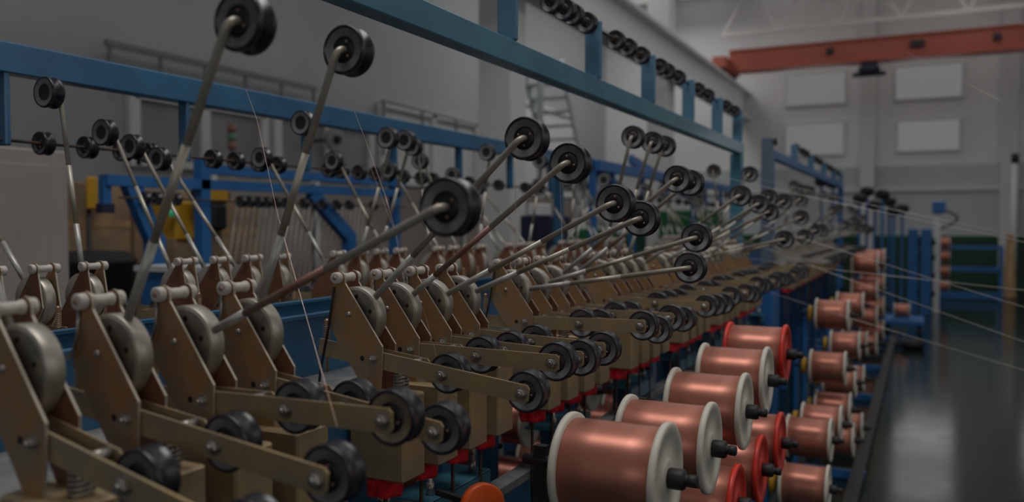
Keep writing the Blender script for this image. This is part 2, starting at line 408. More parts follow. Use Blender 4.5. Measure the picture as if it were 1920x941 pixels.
# ------------------------------------------------------------------ tension unit meshes (origin: root at box bottom below the disc axis)
AX = .325     # height of the disc axis over the box bottom
def P(x, z): return (x, AX + z)
arc = [P(-.027 + .0145 * math.cos(t), .081 + .0145 * math.sin(t)) for t in [PI * (1 - i / 6) for i in range(7)]]
POLY = [P(-.0405, .070)] + arc + [P(-.012, .070), P(.081, -.056), P(.079, -.10), P(.075, -.152), P(.035, -.152), P(.018, -.123), P(-.057, -.015)]
def plate_mb(y, m): return MB().prism(POLY, y - .0021, y + .0021, m, M['edge']).lathe([(-.0006, .0001), (-.0005, .0055)], (.031, y - .0021, AX - .083), (0, 1, 0), 10, M['blackmatte'], caps=False)
ME['plate_f'] = plate_mb(-.022, M['gold']).mesh('side_plate'); ME['plate_b'] = plate_mb(.024, M['goldshade']).mesh('side_plate')
d = MB().lathe([(-.009, 0), (-.009, .012), (-.010, .013), (-.010, .054), (-.008, .056), (-.008, .061), (-.006, .0625), (.018, .0625), (.0195, .061), (.0195, 0)], (0, 0, AX), (0, 1, 0), 40,
               [M['discface']] * 4 + [M['disc']] * 5, caps=False)
for a_ in (.3, 1.4): d.lathe([(-.0112, .0001), (-.0111, .0045)], (.043 * math.cos(a_), 0, AX + .043 * math.sin(a_)), (0, 1, 0), 10, M['blackmatte'], caps=False)
ME['disc'] = d.mesh('tension_disc')
rp = (-.027, AX + .081)
ME['roller'] = MB().lathe([(-.018, .0085), (-.016, .0105), (-.012, .0105), (-.010, .0088), (.014, .0088), (.016, .0105), (.020, .0105), (.0215, .0085)], (rp[0], 0, rp[1]), (0, 1, 0), 20, M['white']).mesh('guide_roller')
ME['cap_f'] = MB().lathe([(-.039, .0045), (-.039, .010), (-.0375, .0122), (-.026, .0125), (-.0245, .011)], (rp[0], 0, rp[1]), (0, 1, 0), 20, M['white']).lathe([(-.041, .0001), (-.0408, .0035), (-.039, .0045)], (rp[0], 0, rp[1]), (0, 1, 0), 10, M['screw'], caps=False).mesh('end_cap')
ME['cap_b'] = MB().lathe([(.0265, .011), (.0275, .0125), (.036, .0122), (.0375, .010)], (rp[0], 0, rp[1]), (0, 1, 0), 20, M['white']).mesh('end_cap')
def bolt(x, z, y, r=.0062, hexr=None):
    mb = MB()
    if hexr:
        mb.lathe([(0, hexr * 1.35), (.0015, hexr * 1.35)], (x, y, z), (0, -1, 0), 16, M['steel'], False)
        mb.lathe([(.0015, hexr), (.0075, hexr), (.0085, hexr * .85)], (x, y, z), (0, -1, 0), 6, M['steel'], False)
        mb.lathe([(.0085, hexr * .55), (.013, hexr * .5)], (x, y, z), (0, -1, 0), 10, M['steel'])
    else:
        mb.lathe([(0, r), (.002, r * .95), (.0042, r * .6), (.005, .0003)], (x, y, z), (0, -1, 0), 14, M['steel'], caps=False)
    return mb
ME['axle_bolt'] = bolt(-.003, AX + .006, -.0241).mesh('axle_bolt')
ME['pivot_bolt'] = bolt(.058, AX - .083, -.0241, hexr=.0075).mesh('pivot_bolt')
ME['box'] = MB().box((.076, 0, .0865), (.132, .082, .173), M['goldbar'], bev=.004).mesh('weight_box')
kn = MB(); npt = 60; top = []
kp = [(.0365 + .0045 * math.cos(6 * 2 * PI * i / npt)) for i in range(npt)]
vs = []; zs = [(-.003, .92), (-.008, 1.0), (-.035, 1.0), (-.040, .92)]
for z, k_ in zs: vs += [(.07 + kp[i] * k_ * math.cos(2 * PI * i / npt), kp[i] * k_ * math.sin(2 * PI * i / npt), z) for i in range(npt)]
fs = [tuple(range(npt))[::-1]]
for j in range(3): fs += [(j * npt + i, (j + 1) * npt + i, (j + 1) * npt + (i + 1) % npt, j * npt + (i + 1) % npt) for i in range(npt)]
fs = [tuple(range(npt))] + fs[1:] + [tuple(3 * npt + i for i in range(npt))[::-1]]
kn.add(vs, fs, M['red']); kn.cyl((.07, 0, -.004), (.07, 0, 0), .015, M['red'], 16)
ME['knob'] = kn.mesh('adjusting_knob')
ME['screw'] = MB().cyl((.07, 0, -.36), (.07, 0, -.033), .0045, M['rust'], 8).mesh('adjusting_screw')
sp = MB().helix((.106, .006, .174), (0, 0, 1), .0145, .0068, 6.6, .0026, M['steel'], 6, 14); sp.cyl((.106, .006, .173), (.106, .006, .225), .005, M['steel'], 8)
ME['spring'] = sp.mesh('spring')
sb = MB().cyl((-.083, .004, .20), (-.083, .004, .315), .0035, M['screw'], 8).lathe([(0, .007), (.012, .007)], (-.083, .004, .300), (0, 0, 1), 6, M['screw'], False).helix((-.083, .004, .262), (0, 0, 1), .0065, .0048, 8, .0014, M['goldbar'], 5, 10)
ME['springbolt'] = sb.mesh('spring_bolt')
gd = [(-.038, -.026, AX + .068), (-.037, -.029, AX + .05), (-.037, -.030, AX + .03), (-.043, -.031, AX + .012), (-.056, -.031, AX - .002), (-.072, -.030, AX - .008)]
ME['wireguide'] = MB().tube(gd, .0028, M['steel'], 8).mesh('wire_guide')
cb = [(-.038, -.027, AX + .062), (-.042, -.029, AX + .03), (-.05, -.030, AX - .02), (-.062, -.030, AX - .07), (-.075, -.028, AX - .12), (-.088, -.02, AX - .165), (-.09, -.01, AX - .2)]
ME['cableguide'] = MB().tube(cb, .0028, M['cable'], 8).mesh('cable')
# arm (origin at its pivot, along +X)
PIV = (.062, AX - .085)
L1, L2 = .157, .331
am = MB()
def barpoly(x0, x1, h): return [(x0, -h), (x1 - .006, -h), (x1, -h + .006), (x1, h - .006), (x1 - .006, h), (x0, h)]
am.prism(barpoly(-.15, L2 + .015, .0175), -.0175, -.0125, M['goldbar'])
am.prism(barpoly(-.10, .105, .0165), .017, .0205, M['goldbar'])
am.lathe([(-.012, .0085), (.017, .0085)], (.085, 0, .008), (0, 1, 0), 14, M['steel'])
am.lathe([(0, .0035), (.001, .0035)], (-.135, -.0175, 0), (0, -1, 0), 10, M['steel'])
ME['arm'] = am.mesh('swing_arm')
for nm, L in (('nut1', L1), ('nut2', L2)):
    nb = bolt(L, 0, -.0175, hexr=.0095); nb.cyl((L, -.0125, 0), (L, .0, 0), .0065, M['steel'], 10); ME[nm] = nb.mesh('axle_nut')
# rods (origin at the disc axis, along +X); pulley front face lies beyond the bent end at +Y
def rod_mb(L, m1, m2, s=.5, tinted=None):
    mb = MB(); r = .0064; a0 = .058
    mb.tube([(a0, .004, 0), (a0 + (L - a0) * s, .004, 0)], r * 1.12, m1, 12)
    e = a0 + (L - a0) * s
    mid = e + (L - e) * .45
    mb.tube([(e, .004, 0), (mid, .004, 0)], r, m2, 12)
    pts = [(mid, .004, 0), (L - .016, .004, 0)]
    for k in range(1, 7):
        t = k / 6 * PI / 2; pts.append((L - .016 + .016 * math.sin(t), .004 + .016 * (1 - math.cos(t)), 0))
    pts.append((L, .028, 0))
    mb.tube(pts, r, M['rod'], 12)
    return mb
ME['rod_plain'] = rod_mb(.52, M['rodpale'], M['rod'], .28).mesh('dancer_rod')
ME['rod_rust'] = rod_mb(.52, M['rodpale'], M['rodrust'], .16).mesh('dancer_rod')
ME['rod_long'] = rod_mb(.55, M['rodpale'], M['rod'], .28).mesh('dancer_rod')
RODL = {'rod_plain': .52, 'rod_rust': .52, 'rod_long': .55}
# simplified body for the distant units: one mesh
far = MB()
far.prism(POLY, -.024, -.020, M['silver']).prism(POLY, .022, .026, M['silver'])
far.lathe([(-.009, 0), (-.009, .0625), (.019, .0625), (.019, 0)], (0, 0, AX), (0, 1, 0), 20, M['disc'], caps=False)
far.lathe([(-.038, .0122), (.038, .0122)], (rp[0], 0, rp[1]), (0, 1, 0), 12, M['white'])
far.box((.076, 0, .0865), (.132, .082, .173), M['goldbar'], bev=.004)
far.lathe([(-.034, .034), (-.010, .036)], (.07, 0, 0), (0, 0, 1), 14, M['red']).cyl((.07, 0, -.4), (.07, 0, -.033), .0045, M['rust'], 6)
arm_f = MB().prism(barpoly(-.15, L2 + .015, .0175), -.0175, -.0125, M['silver'])
for L in (L1, L2): arm_f.lathe([(-.024, .009), (-.0175, .0095)], (L, 0, 0), (0, 1, 0), 6, M['steel'], False).join(pulley_mb(.0405, .034, M['ring'], False, 20), (L, 0, 0))
far.join(arm_f, (PIV[0], 0, PIV[1]), Matrix.Rotation(math.radians(3), 3, 'Y'))
ME['farunit'] = far.mesh('tension_unit')

Y0A, GP, UP = .683, .72, .137
def yA(n): return Y0A + GP * (n // 4) + UP * (n % 4)
def yB(n): return 1.059 + GP * (n // 4) + UP * (n % 4)
XA, XB, ZR = -1.06, -2.0, .982

def unit(x, y, mirror, rodang, armang, label, group, rodkind='rod_plain', guide=None, tan=False, rodlabel=None, full=True):
    """one tension unit; rodang and armang in degrees in the unit's own frame (0 = towards +X)"""
    t = thing('tension_unit', label, 'tension unit', (x, y, ZR), PI if mirror else 0, group)
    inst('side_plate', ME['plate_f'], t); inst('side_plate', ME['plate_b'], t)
    inst('tension_disc', ME['disc'], t)
    r = inst('guide_roller', ME['roller'], t); inst('end_cap', ME['cap_f'], r); inst('end_cap', ME['cap_b'], r)
    inst('axle_bolt', ME['axle_bolt'], t); inst('pivot_bolt', ME['pivot_bolt'], t)
    inst('weight_box', ME['box'], t)
    k = inst('adjusting_knob', ME['knob'], t); k['label'] = 'red lobed adjusting knob under the box'; inst('screw_rod', ME['screw'], t)
    inst('spring', ME['spring'], t); inst('spring_bolt', ME['springbolt'], t)
    if guide: inst('wire_guide' if guide == 'wireguide' else 'cable', ME[guide], t)
    a_ = inst('swing_arm', ME['arm'], t, (PIV[0], 0, PIV[1]), (0, -math.radians(armang), 0))
    for nm, L in (('nut1', L1), ('nut2', L2)):
        inst('axle_nut', ME[nm], a_)
        p = inst('arm_pulley', ME['armpulleytan' if tan and nm == 'nut2' else 'armpulley'], a_, (L, -.002, 0), (0, R.uniform(0, 6), 0))
        p['label'] = 'black pulley on the swing arm with a %s ring face' % ('tan' if tan and nm == 'nut2' else 'grey')
    if rodang is not None:
        ro = inst('dancer_rod', ME[rodkind], t, (0, 0, AX), (0, -math.radians(rodang), 0))
        if rodlabel: ro['label'] = rodlabel
        pu = inst('dancer_pulley', ME['rodpulley'], ro, (RODL[rodkind], .016, 0), (0, R.uniform(0, 6), 0)); pu['label'] = 'black grooved pulley at the bent end of the rod'
    return t
def ang(x, y, u, v):
    p = atY(u, v, y + .012); return math.degrees(math.atan2(p.z - (ZR + AX), p.x - x))

# ---- near row: rod tips measured in the photo
tipA = {1: (437, 40), 2: (830, 388), 3: (640, 88), 4: (980, 258), 5: (1068, 300), 6: (1147, 382), 7: (1198, 410), 8: (1285, 503), 9: (1322, 440), 10: (1250, 350), 11: (1292, 342),
        12: (1185, 252), 13: (1222, 265), 14: (1245, 270), 15: (1395, 360), 16: (1430, 377), 17: (1446, 394), 18: (1472, 448), 19: (1452, 362), 20: (1408, 320), 21: (1484, 366), 22: (1490, 448), 23: (1512, 402), 24: (1336, 315)}
endA = {0: (290, 955), 1: (580, 905), 2: (705, 792), 3: (810, 815), 4: (940, 733), 5: (1025, 682), 6: (1055, 672), 7: (1100, 655), 8: (1175, 612), 9: (1205, 618), 10: (1230, 597), 11: (1252, 598)}
lean = lambda a_: 'upright' if 75 < a_ < 105 else ('leaning right' if a_ <= 75 else 'leaning left')
for n in range(28):
    y = yA(n)
    ra = ang(XA, y, *tipA[n]) if n in tipA else (118 if n == 0 else R.choice((20, 30, 40, 82)) + R.uniform(-4, 4))
    if n in endA:
        p = atY(*endA[n], y - .03); aa = math.degrees(math.atan2(p.z - (ZR + PIV[1]), p.x - (XA + PIV[0])))
    else: aa = R.uniform(-5, 1)
    col = {2: 'red-brown rod', 5: 'red-brown rod', 3: 'pale rod', 0: 'pale rod'}.get(n, 'steel rod')
    unit(XA, y, False, ra, aa, '%s gold steel tension unit from the left in the near row, %s %s' % (nth(n + 1), col, lean(ra)), 'tension units of the near row',
         'rod_rust' if n in (2, 5) else 'rod_plain', 'cableguide' if (n % 4 == 0 and n) else 'wireguide', n == 2, 'red-brown dancer rod with pale ends' if n in (2, 5) else None)
# ---- second row, turned the other way, rods lean left
tipB = {3: (122, 175), 4: (217, 240), 5: (270, 275), 6: (318, 297), 7: (587, 230), 8: (503, 290), 9: (742, 257), 10: (770, 278), 11: (637, 300), 12: (790, 312), 15: (922, 288), 18: (1020, 300), 20: (1150, 320)}
for n in range(1, 28):
    y = yB(n)
    ra = ang(XB, y, *tipB[n]) if n in tipB else (132 if n < 3 else R.choice((112, 120, 128, 78)) + R.uniform(-5, 5))
    unit(XB, y, True, 180 - ra, R.uniform(-5, 1), '%s brown tension unit from the left in the second row behind, rod %s' % (nth(n), lean(ra)), 'tension units of the second row', 'rod_long')
# ---- far section
n = 0
for g in range(6):
    for k in range(4):
        n += 1; y = 6.95 + GP * g + UP * k
        t = inst('tension_unit', ME['farunit'], None, (XA, y, ZR)); tag(t, '%s small blurred tension unit in the far section past the blue panel' % nth(n), 'tension unit', 'tension units of the far section')
        ro = inst('dancer_rod', ME['rod_plain'], t, (0, 0, AX), (0, -math.radians(R.choice((15, 25, 35, 40, 80)) + R.uniform(-5, 5)), 0)); inst('dancer_pulley', ME['rodpulley'], ro, (.52, .016, 0))
n = 0
for g in range(4):
    for k in range(4):
        n += 1; y = 6.9 + GP * g + UP * k
        t = inst('tension_unit', ME['farunit'], None, (XB, y, ZR), (0, 0, PI)); tag(t, '%s pale tension unit of the second row beyond its gap' % nth(n), 'tension unit', 'far tension units of the second row')
        ro = inst('dancer_rod', ME['rod_plain'], t, (0, 0, AX), (0, -math.radians(R.choice((55, 65, 75, 95)) + R.uniform(-5, 5)), 0)); inst('dancer_pulley', ME['rodpulley'], ro, (.52, .016, 0))

# ------------------------------------------------------------------ machine tables, frames and brackets
def table(x0, x1, y0, y1, label, mat_, lip_left):
    t = thing('machine_table', label, 'machine frame', ((x0 + x1) / 2, (y0 + y1) / 2, 0))
    cx, cy = (x0 + x1) / 2, (y0 + y1) / 2; W_, D_ = x1 - x0, y1 - y0
    obj('table_beam', MB().box((0, 0, 1.045), (W_, D_, .12), mat_, bev=.006), t)
    obj('table_top', MB().box((0, 0, 1.109), (W_ - .02, D_, .012), M['tablegrey']), t)
    lx = (-W_ / 2 + .006) if lip_left else (W_ / 2 - .006)
    obj('tray_wall', MB().box((lx, 0, 1.185), (.012, D_, .16), mat_).box((lx, 0, 1.267), (.03, D_, .008), mat_), t)
    k = 0
    yy = y0 + .05
    while yy < y1:
        for sx in (-.36, .36):
            obj('leg', MB().box((W_ * sx, yy - cy, .50), (.06, .06, .99), mat_, bev=.004), t)
        obj('cross_bar', MB().box((0, yy - cy, .15), (W_ * .72, .05, .05), mat_), t)
        yy += GP
    return t
table(-1.40, -1.06, .32, 5.52, 'blue machine table with grey top under the near row of tension units', M['blue'], True)
table(-2.0, -1.66, .5, 6.3, 'blue machine table under the second row of tension units', M['blue'], False)
table(-1.40, -1.06, 7.0, 11.4, 'cobalt machine table under the far section of tension units', M['cobalt'], True)
table(-2.0, -1.66, 6.7, 10.0, 'cobalt machine table under the far part of the second row', M['cobalt'], False)
for g in range(8):
    y0 = Y0A + GP * g + .175; y1 = y0 + .29
    t = thing('stud_bracket', 'blue bracket plate with steel studs below the red knobs, %s along the near row' % nth(g + 1), 'bracket', (-1.045, (y0 + y1) / 2, .84), 0, 'stud brackets of the near row')
    obj('plate', MB().box((0, 0, .027), (.11, y1 - y0, .006), M['teal'], bev=.002).box((.052, 0, 0.003), (.006, y1 - y0, .05), M['teal']), t)
    for yy in (-.10, .10):
        obj('stud', MB().cyl((.026, yy, -.07), (.026, yy, .075), .006, M['steel'], 10).lathe([(0, .0095), (.028, .0095)], (.026, yy, .031), (0, 0, 1), 10, M['steel']), t)
# lower guard panels of the table front: one per group
for g in range(8):
    y = Y0A + GP * g + .60
    o = obj('frame_panel', MB().box((0, 0, .385), (.012, .36, .75), M['blue'], bev=.003).box((0, 0, .775), (.05, .40, .03), M['tablegrey'], bev=.004), None, (-1.02, y, .01))
    tag(o, 'blue upright frame panel behind the copper spools, %s along the row' % nth(g + 1), 'panel', 'frame panels of the near row')
t = thing('end_cabinet', 'cobalt blue cabinet closing the end of the near section', 'cabinet', (-1.06, 6.05, 0))
obj('body', MB().box((0, .1, .53), (.25, .3, 1.04), M['cobalt'], bev=.008), t); obj('name_plate', MB().box((.0, -.052, .62), (.07, .004, .05), M['grey']), t)
ob = thing('brake_disc', 'bright orange brake disc at the bottom edge below the bracket', 'disc', tuple(atY(905, 950, 1.42)))
obj('rim', MB().lathe([(-.012, .040), (-.010, .046), (.008, .046), (.010, .042), (.010, .012), (.012, 0)], (0, 0, 0), (.8, -.55, .1), 36, M['orangedisc']), ob)
obj('axle', MB().bar((0, 0, 0), (-.16, .09, -.02), .012, .012, M['dark']), ob)

# ------------------------------------------------------------------ overhead pulley rails
gcount = {}
def guide_pulley(x, y, z, label, group):
    o = inst('guide_pulley', ME['shaftpulley'], None, (x, y, z), (0, R.uniform(0, 6), 0)); tag(o, label, 'pulley', group)
# left rail: pulleys hang below the beam
def hanging_rail(x, ys, y0, y1, zb, label, m):
    t = thing('pulley_rail', label, 'rail', (x, (y0 + y1) / 2, 0)); cy = (y0 + y1) / 2
    obj('beam', MB().box((0, 0, zb + .047), (.06, y1 - y0, .095), m, bev=.004), t)
    for y in ys: obj('hanger', MB().box((.0, y - cy, zb - .105), (.05, .018, .235), m, bev=.004), t)
    obj('shaft', MB().cyl((0, ys[0] - cy - .02, zb - .205), (0, ys[-1] - cy + .02, zb - .205), .005, M['rust'], 8), t)
    for y in (y0 + .03, y1 - .03): obj('post', MB().box((-.05, y - cy, zb / 2), (.06, .06, zb), m), t)
    return t
XL = -2.55; ZL = 1.965
hy = [1.60 + .70 * i for i in range(7)]
hanging_rail(XL, hy, .75, 6.1, ZL, 'long blue pulley rail with hangers over the second row at left', M['blue'])
us = [83, 165, 232, 281, 400, 443, 487, 522, 618, 640, 674, 705, 732, 756, 790, 812, 850, 880, 905, 935, 985, 1000, 1015]
for i, u in enumerate(us):
    y = atX(u, 300, XL).y
    for hh in hy:
        if abs(y - hh) < .05: y = hh + (.05 if y > hh else -.05)
    guide_pulley(XL, y, ZL - .205, '%s black pulley from the left on the shaft below the left rail' % nth(i + 1), 'pulleys under the left rail')
hy2 = [7.2 + .9 * i for i in range(7)]
hanging_rail(XL, hy2, 6.8, 13.2, ZL, 'distant blue pulley rail continuing the left rail', M['cobalt'])
for i in range(14): guide_pulley(XL, 7.3 + .36 * i + R.uniform(-.05, .05), ZL - .205, '%s far pulley on the distant left rail' % nth(i + 1), 'pulleys under the distant left rail')
# right rail: posts stand on the beam and carry the shaft
def standing_rail(x, ys, y0, y1, zb, zs, label, m, endposts):
    cy = (y0 + y1) / 2
    t = thing('pulley_rail', label, 'rail', (x, cy, 0))
    obj('beam', MB().box((0, 0, zb + .036), (.055, y1 - y0, .072), m, bev=.003), t)
    for y in ys: obj('shaft_post', MB().box((.0, y - cy, (zb + .072 + zs + .02) / 2), (.066, .016, zs + .02 - zb - .072), M['postblue'], bev=.005), t)
    obj('shaft', MB().cyl((0, ys[0] - cy, zs), (0, ys[-1] - cy + .03, zs), .006, M['rust'], 8), t)
    for y in endposts: obj('post', MB().box((-.01, y - cy, zb / 2), (.075, .09, zb), m, bev=.004), t)
XR = -1.11; ZB = 1.968; ZS = 2.235
py = [.82, 1.52, 2.206, 2.918, 3.607, 4.313, 4.991, 5.594]
standing_rail(XR, py, .2, 5.69, ZB, ZS, 'teal blue overhead rail with short posts, crossing the top right of the machine', M['teal'], (.24, 5.64))
us2 = [(1035, 0), (1060, 0), (1075, 0), (1101, 0), (1155, 0), (1178, 0), (1203, 0), (1238, 0), (1252, 0), (1272, 0), (1310, 0), (1328, 0), (1362, 0), (1378, 0)]
for i, (u, _) in enumerate(us2):
    y = atX(u, 100, XR).y
    for hh in py:
        if abs(y - hh) < .055: y = hh + (.056 if y > hh else -.056)
    guide_pulley(XR, y, ZS, '%s black pulley counted from the camera on top of the teal rail' % nth(i + 1), 'pulleys on the teal rail')
py2 = [8.3, 9.6, 10.9, 12.2, 13.3]
standing_rail(XR, py2, 6.9, 13.44, 2.03, 2.24, 'distant cobalt rail with pulleys continuing beyond the teal rail', M['cobalt'], (6.93, 13.40))
t = obj('tall_post', MB().box((0, 0, 1.09), (.08, .1, 2.18), M['hazeblue'], bev=.005).lathe([(0, .03), (.03, .03)], (.05, -.0, 2.15), (1, 0, 0), 14, M['black']), None, (XR, 6.78, 0)); tag(t, 'tall cobalt post with a black roller where the distant rail starts', 'post')
for i, y in enumerate((8.4, 8.9, 9.2, 9.8, 10.1, 10.5, 11.1, 11.6, 12.0, 12.5, 12.9)): guide_pulley(XR, y, 2.24, '%s small pulley on the distant cobalt rail' % nth(i + 1), 'pulleys on the distant cobalt rail')
# diagonal braces of the second frame
for (a_, b_, t_) in (((1105, 305), (1185, 375), 'blue diagonal brace rising beside the big rod pulleys'), ((1182, 298), (1300, 372), 'cobalt diagonal brace behind the three upright rods')):
    p0 = atX(*a_, -2.62); p1 = atX(*b_, -2.62)
    o = obj('brace', MB().bar(p0, p1, .05, .09, M['cobalt'], bev=.004).bar(p1, (p1.x, p1.y, 0), .06, .06, M['cobalt'])); tag(o, t_, 'brace')
# far tail of the line: posts and pulley clusters
n = 0
for (u, v, y) in ((1655, 372, 13.9), (1612, 380, 13.9), (1676, 402, 14.5), (1640, 392, 14.2), (1626, 366, 14.3), (1668, 385, 14.6), (1692, 398, 14.9), (1562, 352, 14.0), (1540, 348, 14.4)):
    n += 1; p = atY(u, v, y)
    t = thing('roller_stand', 'dark far roller on a blue stalk, %s one of the cluster' % nth(n), 'roller', (p.x, p.y, 0), 0, 'far roller stands')
    obj('stalk', MB().box((0, 0, p.z / 2), (.04, .04, p.z), M['cobalt']), t)
    obj('roller', MB().lathe([(-.09, .05), (-.08, .075), (-.02, .075), (0, .05), (.02, .075), (.08, .075), (.09, .05)], (0, -.03, p.z + .06), (.5, 1, 0), 16, M['blackmatte']), t)

# ------------------------------------------------------------------ copper spools
def flange_mb(m):
    return MB().lathe([(0, 0), (0, .030), (.001, .034), (.004, .036), (.004, .078), (.0, .081), (-.001, .096), (.001, .0995), (.006, .1005), (.011, .0995), (.013, .096), (.013, .03), (.013, 0)], (0, 0, 0), (-1, 0, 0), 48, m, caps=False)
SPW = .198
ME['fl_cream'] = flange_mb(M['cream']).mesh('flange'); ME['fl_red'] = flange_mb(M['redfl']).mesh('flange')
ME['wind'] = MB().lathe([(-.180, .0895), (-.12, .0902), (-.06, .0896), (-.007, .0902)], (-0.006, 0, 0), (1, 0, 0), 56, M['copper']).mesh('copper_winding')
ME['chuck'] = MB().lathe([(0.0, .018), (.004, .019), (.026, .019), (.030, .017), (.031, .010), (.036, .010), (.037, .011), (.05, .011), (.052, .008)], (0, 0, 0), (1, 0, 0), 20, M['blackmatte']).mesh('chuck')
ME['spindle'] = MB().cyl((-.29, 0, 0), (-.19, 0, 0), .011, M['dark'], 12).mesh('spindle')
ME['brake'] = MB().lathe([(-.245, .02), (-.242, .05), (-.222, .05), (-.219, .02)], (0, 0, 0), (1, 0, 0), 24, M['yellow']).mesh('brake_drum')
SY = []
def spool(x, y, z, label, group, red=False, brake=False):
    SY.append((x, y, z))
    t = thing('wire_spool', label, 'spool', (x, y, z), 0, group)
    f1 = inst('flange', ME['fl_red' if red else 'fl_cream'], t); f2 = inst('flange', ME['fl_red' if red else 'fl_cream'], t, (-SPW, 0, 0), (0, 0, PI))
    inst('copper_winding', ME['wind'], t); inst('chuck', ME['chuck'], t); inst('spindle', ME['spindle'], t)
    if brake: b_ = inst('brake_drum', ME['brake'], t); b_['label'] = 'yellow brake drum on the spindle'
    if red: f1['label'] = 'red flange'; f2['label'] = 'red flange'
    return t
near = [((1254, 896), 0, 'biggest copper wire spool with cream flanges at the bottom edge'), ((1336, 840), 0, 'second copper spool from the front in the upper near row, cream flanges'),
        ((1400, 771), 0, 'third copper spool from the front in the upper near row, cream flanges'), ((1441, 713), 0, 'fourth copper spool of the upper near row, cream flanges, before the red one'),
        ((1476, 664), 1, 'pale copper spool with red flanges ending the upper near row')]
for (uv, rd, lb) in near:
    p = atX(*uv, -.406); spool(p.x, p.y, p.z, lb, 'spools of the upper near row', bool(rd))
for (uv, lb) in (((1385, 945), 'red flanged copper spool cut by the bottom edge, lower near row'), ((1430, 880), 'red flanged copper spool of the lower near row, middle one'), ((1466, 830), 'red flanged copper spool of the lower near row, farthest')):
    p = atX(*uv, -.406); spool(p.x, p.y, p.z, lb, 'spools of the lower near row', True)
rack = [((1593, 591), -.40, 'top spool nearest in the far rack'), ((1620, 572), -.40, 'top spool second in the far rack'), ((1587, 691), -.385, 'second tier spool nearest in the far rack'),
        ((1613, 648), -.385, 'second tier spool in the middle of the far rack'), ((1627, 644), -.385, 'second tier spool farthest in the far rack'),
        ((1560, 825), -.36, 'third tier spool nearest in the far rack, large in view'), ((1579, 796), -.36, 'third tier spool, second in the far rack'), ((1596, 768), -.36, 'third tier spool, third in the far rack'),
        ((1606, 716), -.36, 'third tier spool, fourth in the far rack'), ((1621, 710), -.36, 'third tier spool, farthest in the far rack'),
        ((1555, 917), -.34, 'lowest spool of the far rack cut by the bottom edge'), ((1602, 825), -.34, 'lowest tier spool, second in the far rack'), ((1618, 802), -.34, 'lowest tier spool, farthest in the far rack')]
for (uv, X, lb) in rack:
    p = atX(*uv, X); spool(p.x, p.y, max(p.z, .13), 'copper spool with cream flanges, ' + lb, 'spools of the far rack', False, True)
k = 0
for col_, (yy, x_) in enumerate(((9.7, -.42), (10.9, -.40))):
    for z in (1.07, .785, .50, .215):
        k += 1; SC = spool(x_, yy, z, 'small blurred copper spool of the %s stack by the green floor, %s from top' % (('nearer', 'farther')[col_], nth((k - 1) % 4 + 1)), 'spools at the end of the rack'); SC.scale = (1.35, 1.35, 1.35)
# spools of the second row, seen through the open frame
RS = list(SY)
k = 0
for yy in [1.55 + .36 * q for q in range(9)]:
    for z in (.70, .46):
        k += 1; spool(-1.40, yy, z, 'copper spool glimpsed in the shade between the machine tables, %s of them' % nth(k), 'spools between the machine tables')
# spool rack: floor rails and one slim post per stack of spindles
t = thing('spool_rack', 'dark spool rack whose slim posts hold the copper spools along the aisle', 'rack', (-.66, 6.5, 0))
obj('floor_rail', MB().box((.34, 0, .03), (.07, 11.2, .06), M['dark']), t); obj('floor_rail', MB().box((0, 0, .03), (.07, 11.2, .06), M['dark']), t)
done = []
for (x, y, z) in sorted(RS, key=lambda q: q[1]):
    if done and y - done[-1] < .11: continue
    done.append(y); top = max(q[2] for q in RS if abs(q[1] - y) < .12) + .03
    obj('post', MB().box((0, y - 6.5, top / 2), (.026, .018, top), M['dark'] if y < 3.4 else M['cobalt']), t)
for yy in (3.5, 5.2, 7.6, 9.2, 11.6): obj('foot', MB().box((.2, yy - 6.5, .03), (.36, .05, .05), M['cobalt']), t)

# ------------------------------------------------------------------ machines and goods at the back left
t = thing('beige_cabinet', 'tall beige-grey cabinet at the left edge behind the second row', 'cabinet', (-4.35, 2.2, 0))
obj('body', MB().box((0, 0, .945), (.66, 1.32, 1.87), M['beige'], bev=.01), t); obj('door', MB().box((.335, .1, .95), (.012, .9, 1.7), M['beige'], bev=.003), t)
obj('plinth', MB().box((0, 0, .03), (.6, 1.26, .06), M['dark']), t)
# blue frame of the neighbouring machine
t = thing('neighbour_frame', 'bright cobalt gantry frame of the neighbouring machine behind the second row', 'machine frame', (-4.0, 4.4, 0)); cy = 4.4
obj('beam', MB().bar((0, 3.05 - cy, 1.74), (0, 5.9 - cy, 1.76), .07, .06, M['cobalt']), t)
obj('beam', MB().bar((0, 3.72 - cy, 1.84), (0, 5.95 - cy, 1.85), .06, .06, M['cobalt']), t)
for y in (3.74, 5.82): obj('post', MB().box((0, y - cy, .95), (.07, .07, 1.9), M['cobalt']), t)
obj('hook', MB().box((0, 3.06 - cy, 1.66), (.04, .05, .16), M['cobalt']).box((0, 3.06 - cy, 1.585), (.05, .08, .05), M['navy']), t)
for (ya, yb_) in ((3.22, 3.38), (4.75, 5.2)):
    obj('brace', MB().bar((0, ya - cy, 1.73), (0, yb_ - cy, 1.40), .06, .10, M['cobalt']), t); obj('leg', MB().box((0, yb_ - cy, .72), (.07, .10, 1.42), M['cobalt']), t)
obj('shaft', MB().cyl((.06, 3.1 - cy, 1.645), (.06, 5.9 - cy, 1.645), .006, M['rust'], 8), t)
obj('base', MB().box((.35, 3.32 - cy, .62), (.5, .26, 1.24), M['cobalt'], bev=.01).box((.35, 3.32 - cy, 1.255), (.54, .3, .03), M['wallgrey']), t)
for i, u in enumerate((272, 294, 330, 452, 468, 485, 500, 518, 536, 570, 605, 632, 655, 700)):
    y = atX(u, 380, -3.94).y; guide_pulley(-3.94, y, 1.645, '%s tiny black pulley on the neighbouring cobalt frame' % nth(i + 1), 'pulleys on the neighbouring frame')
mb = MB()
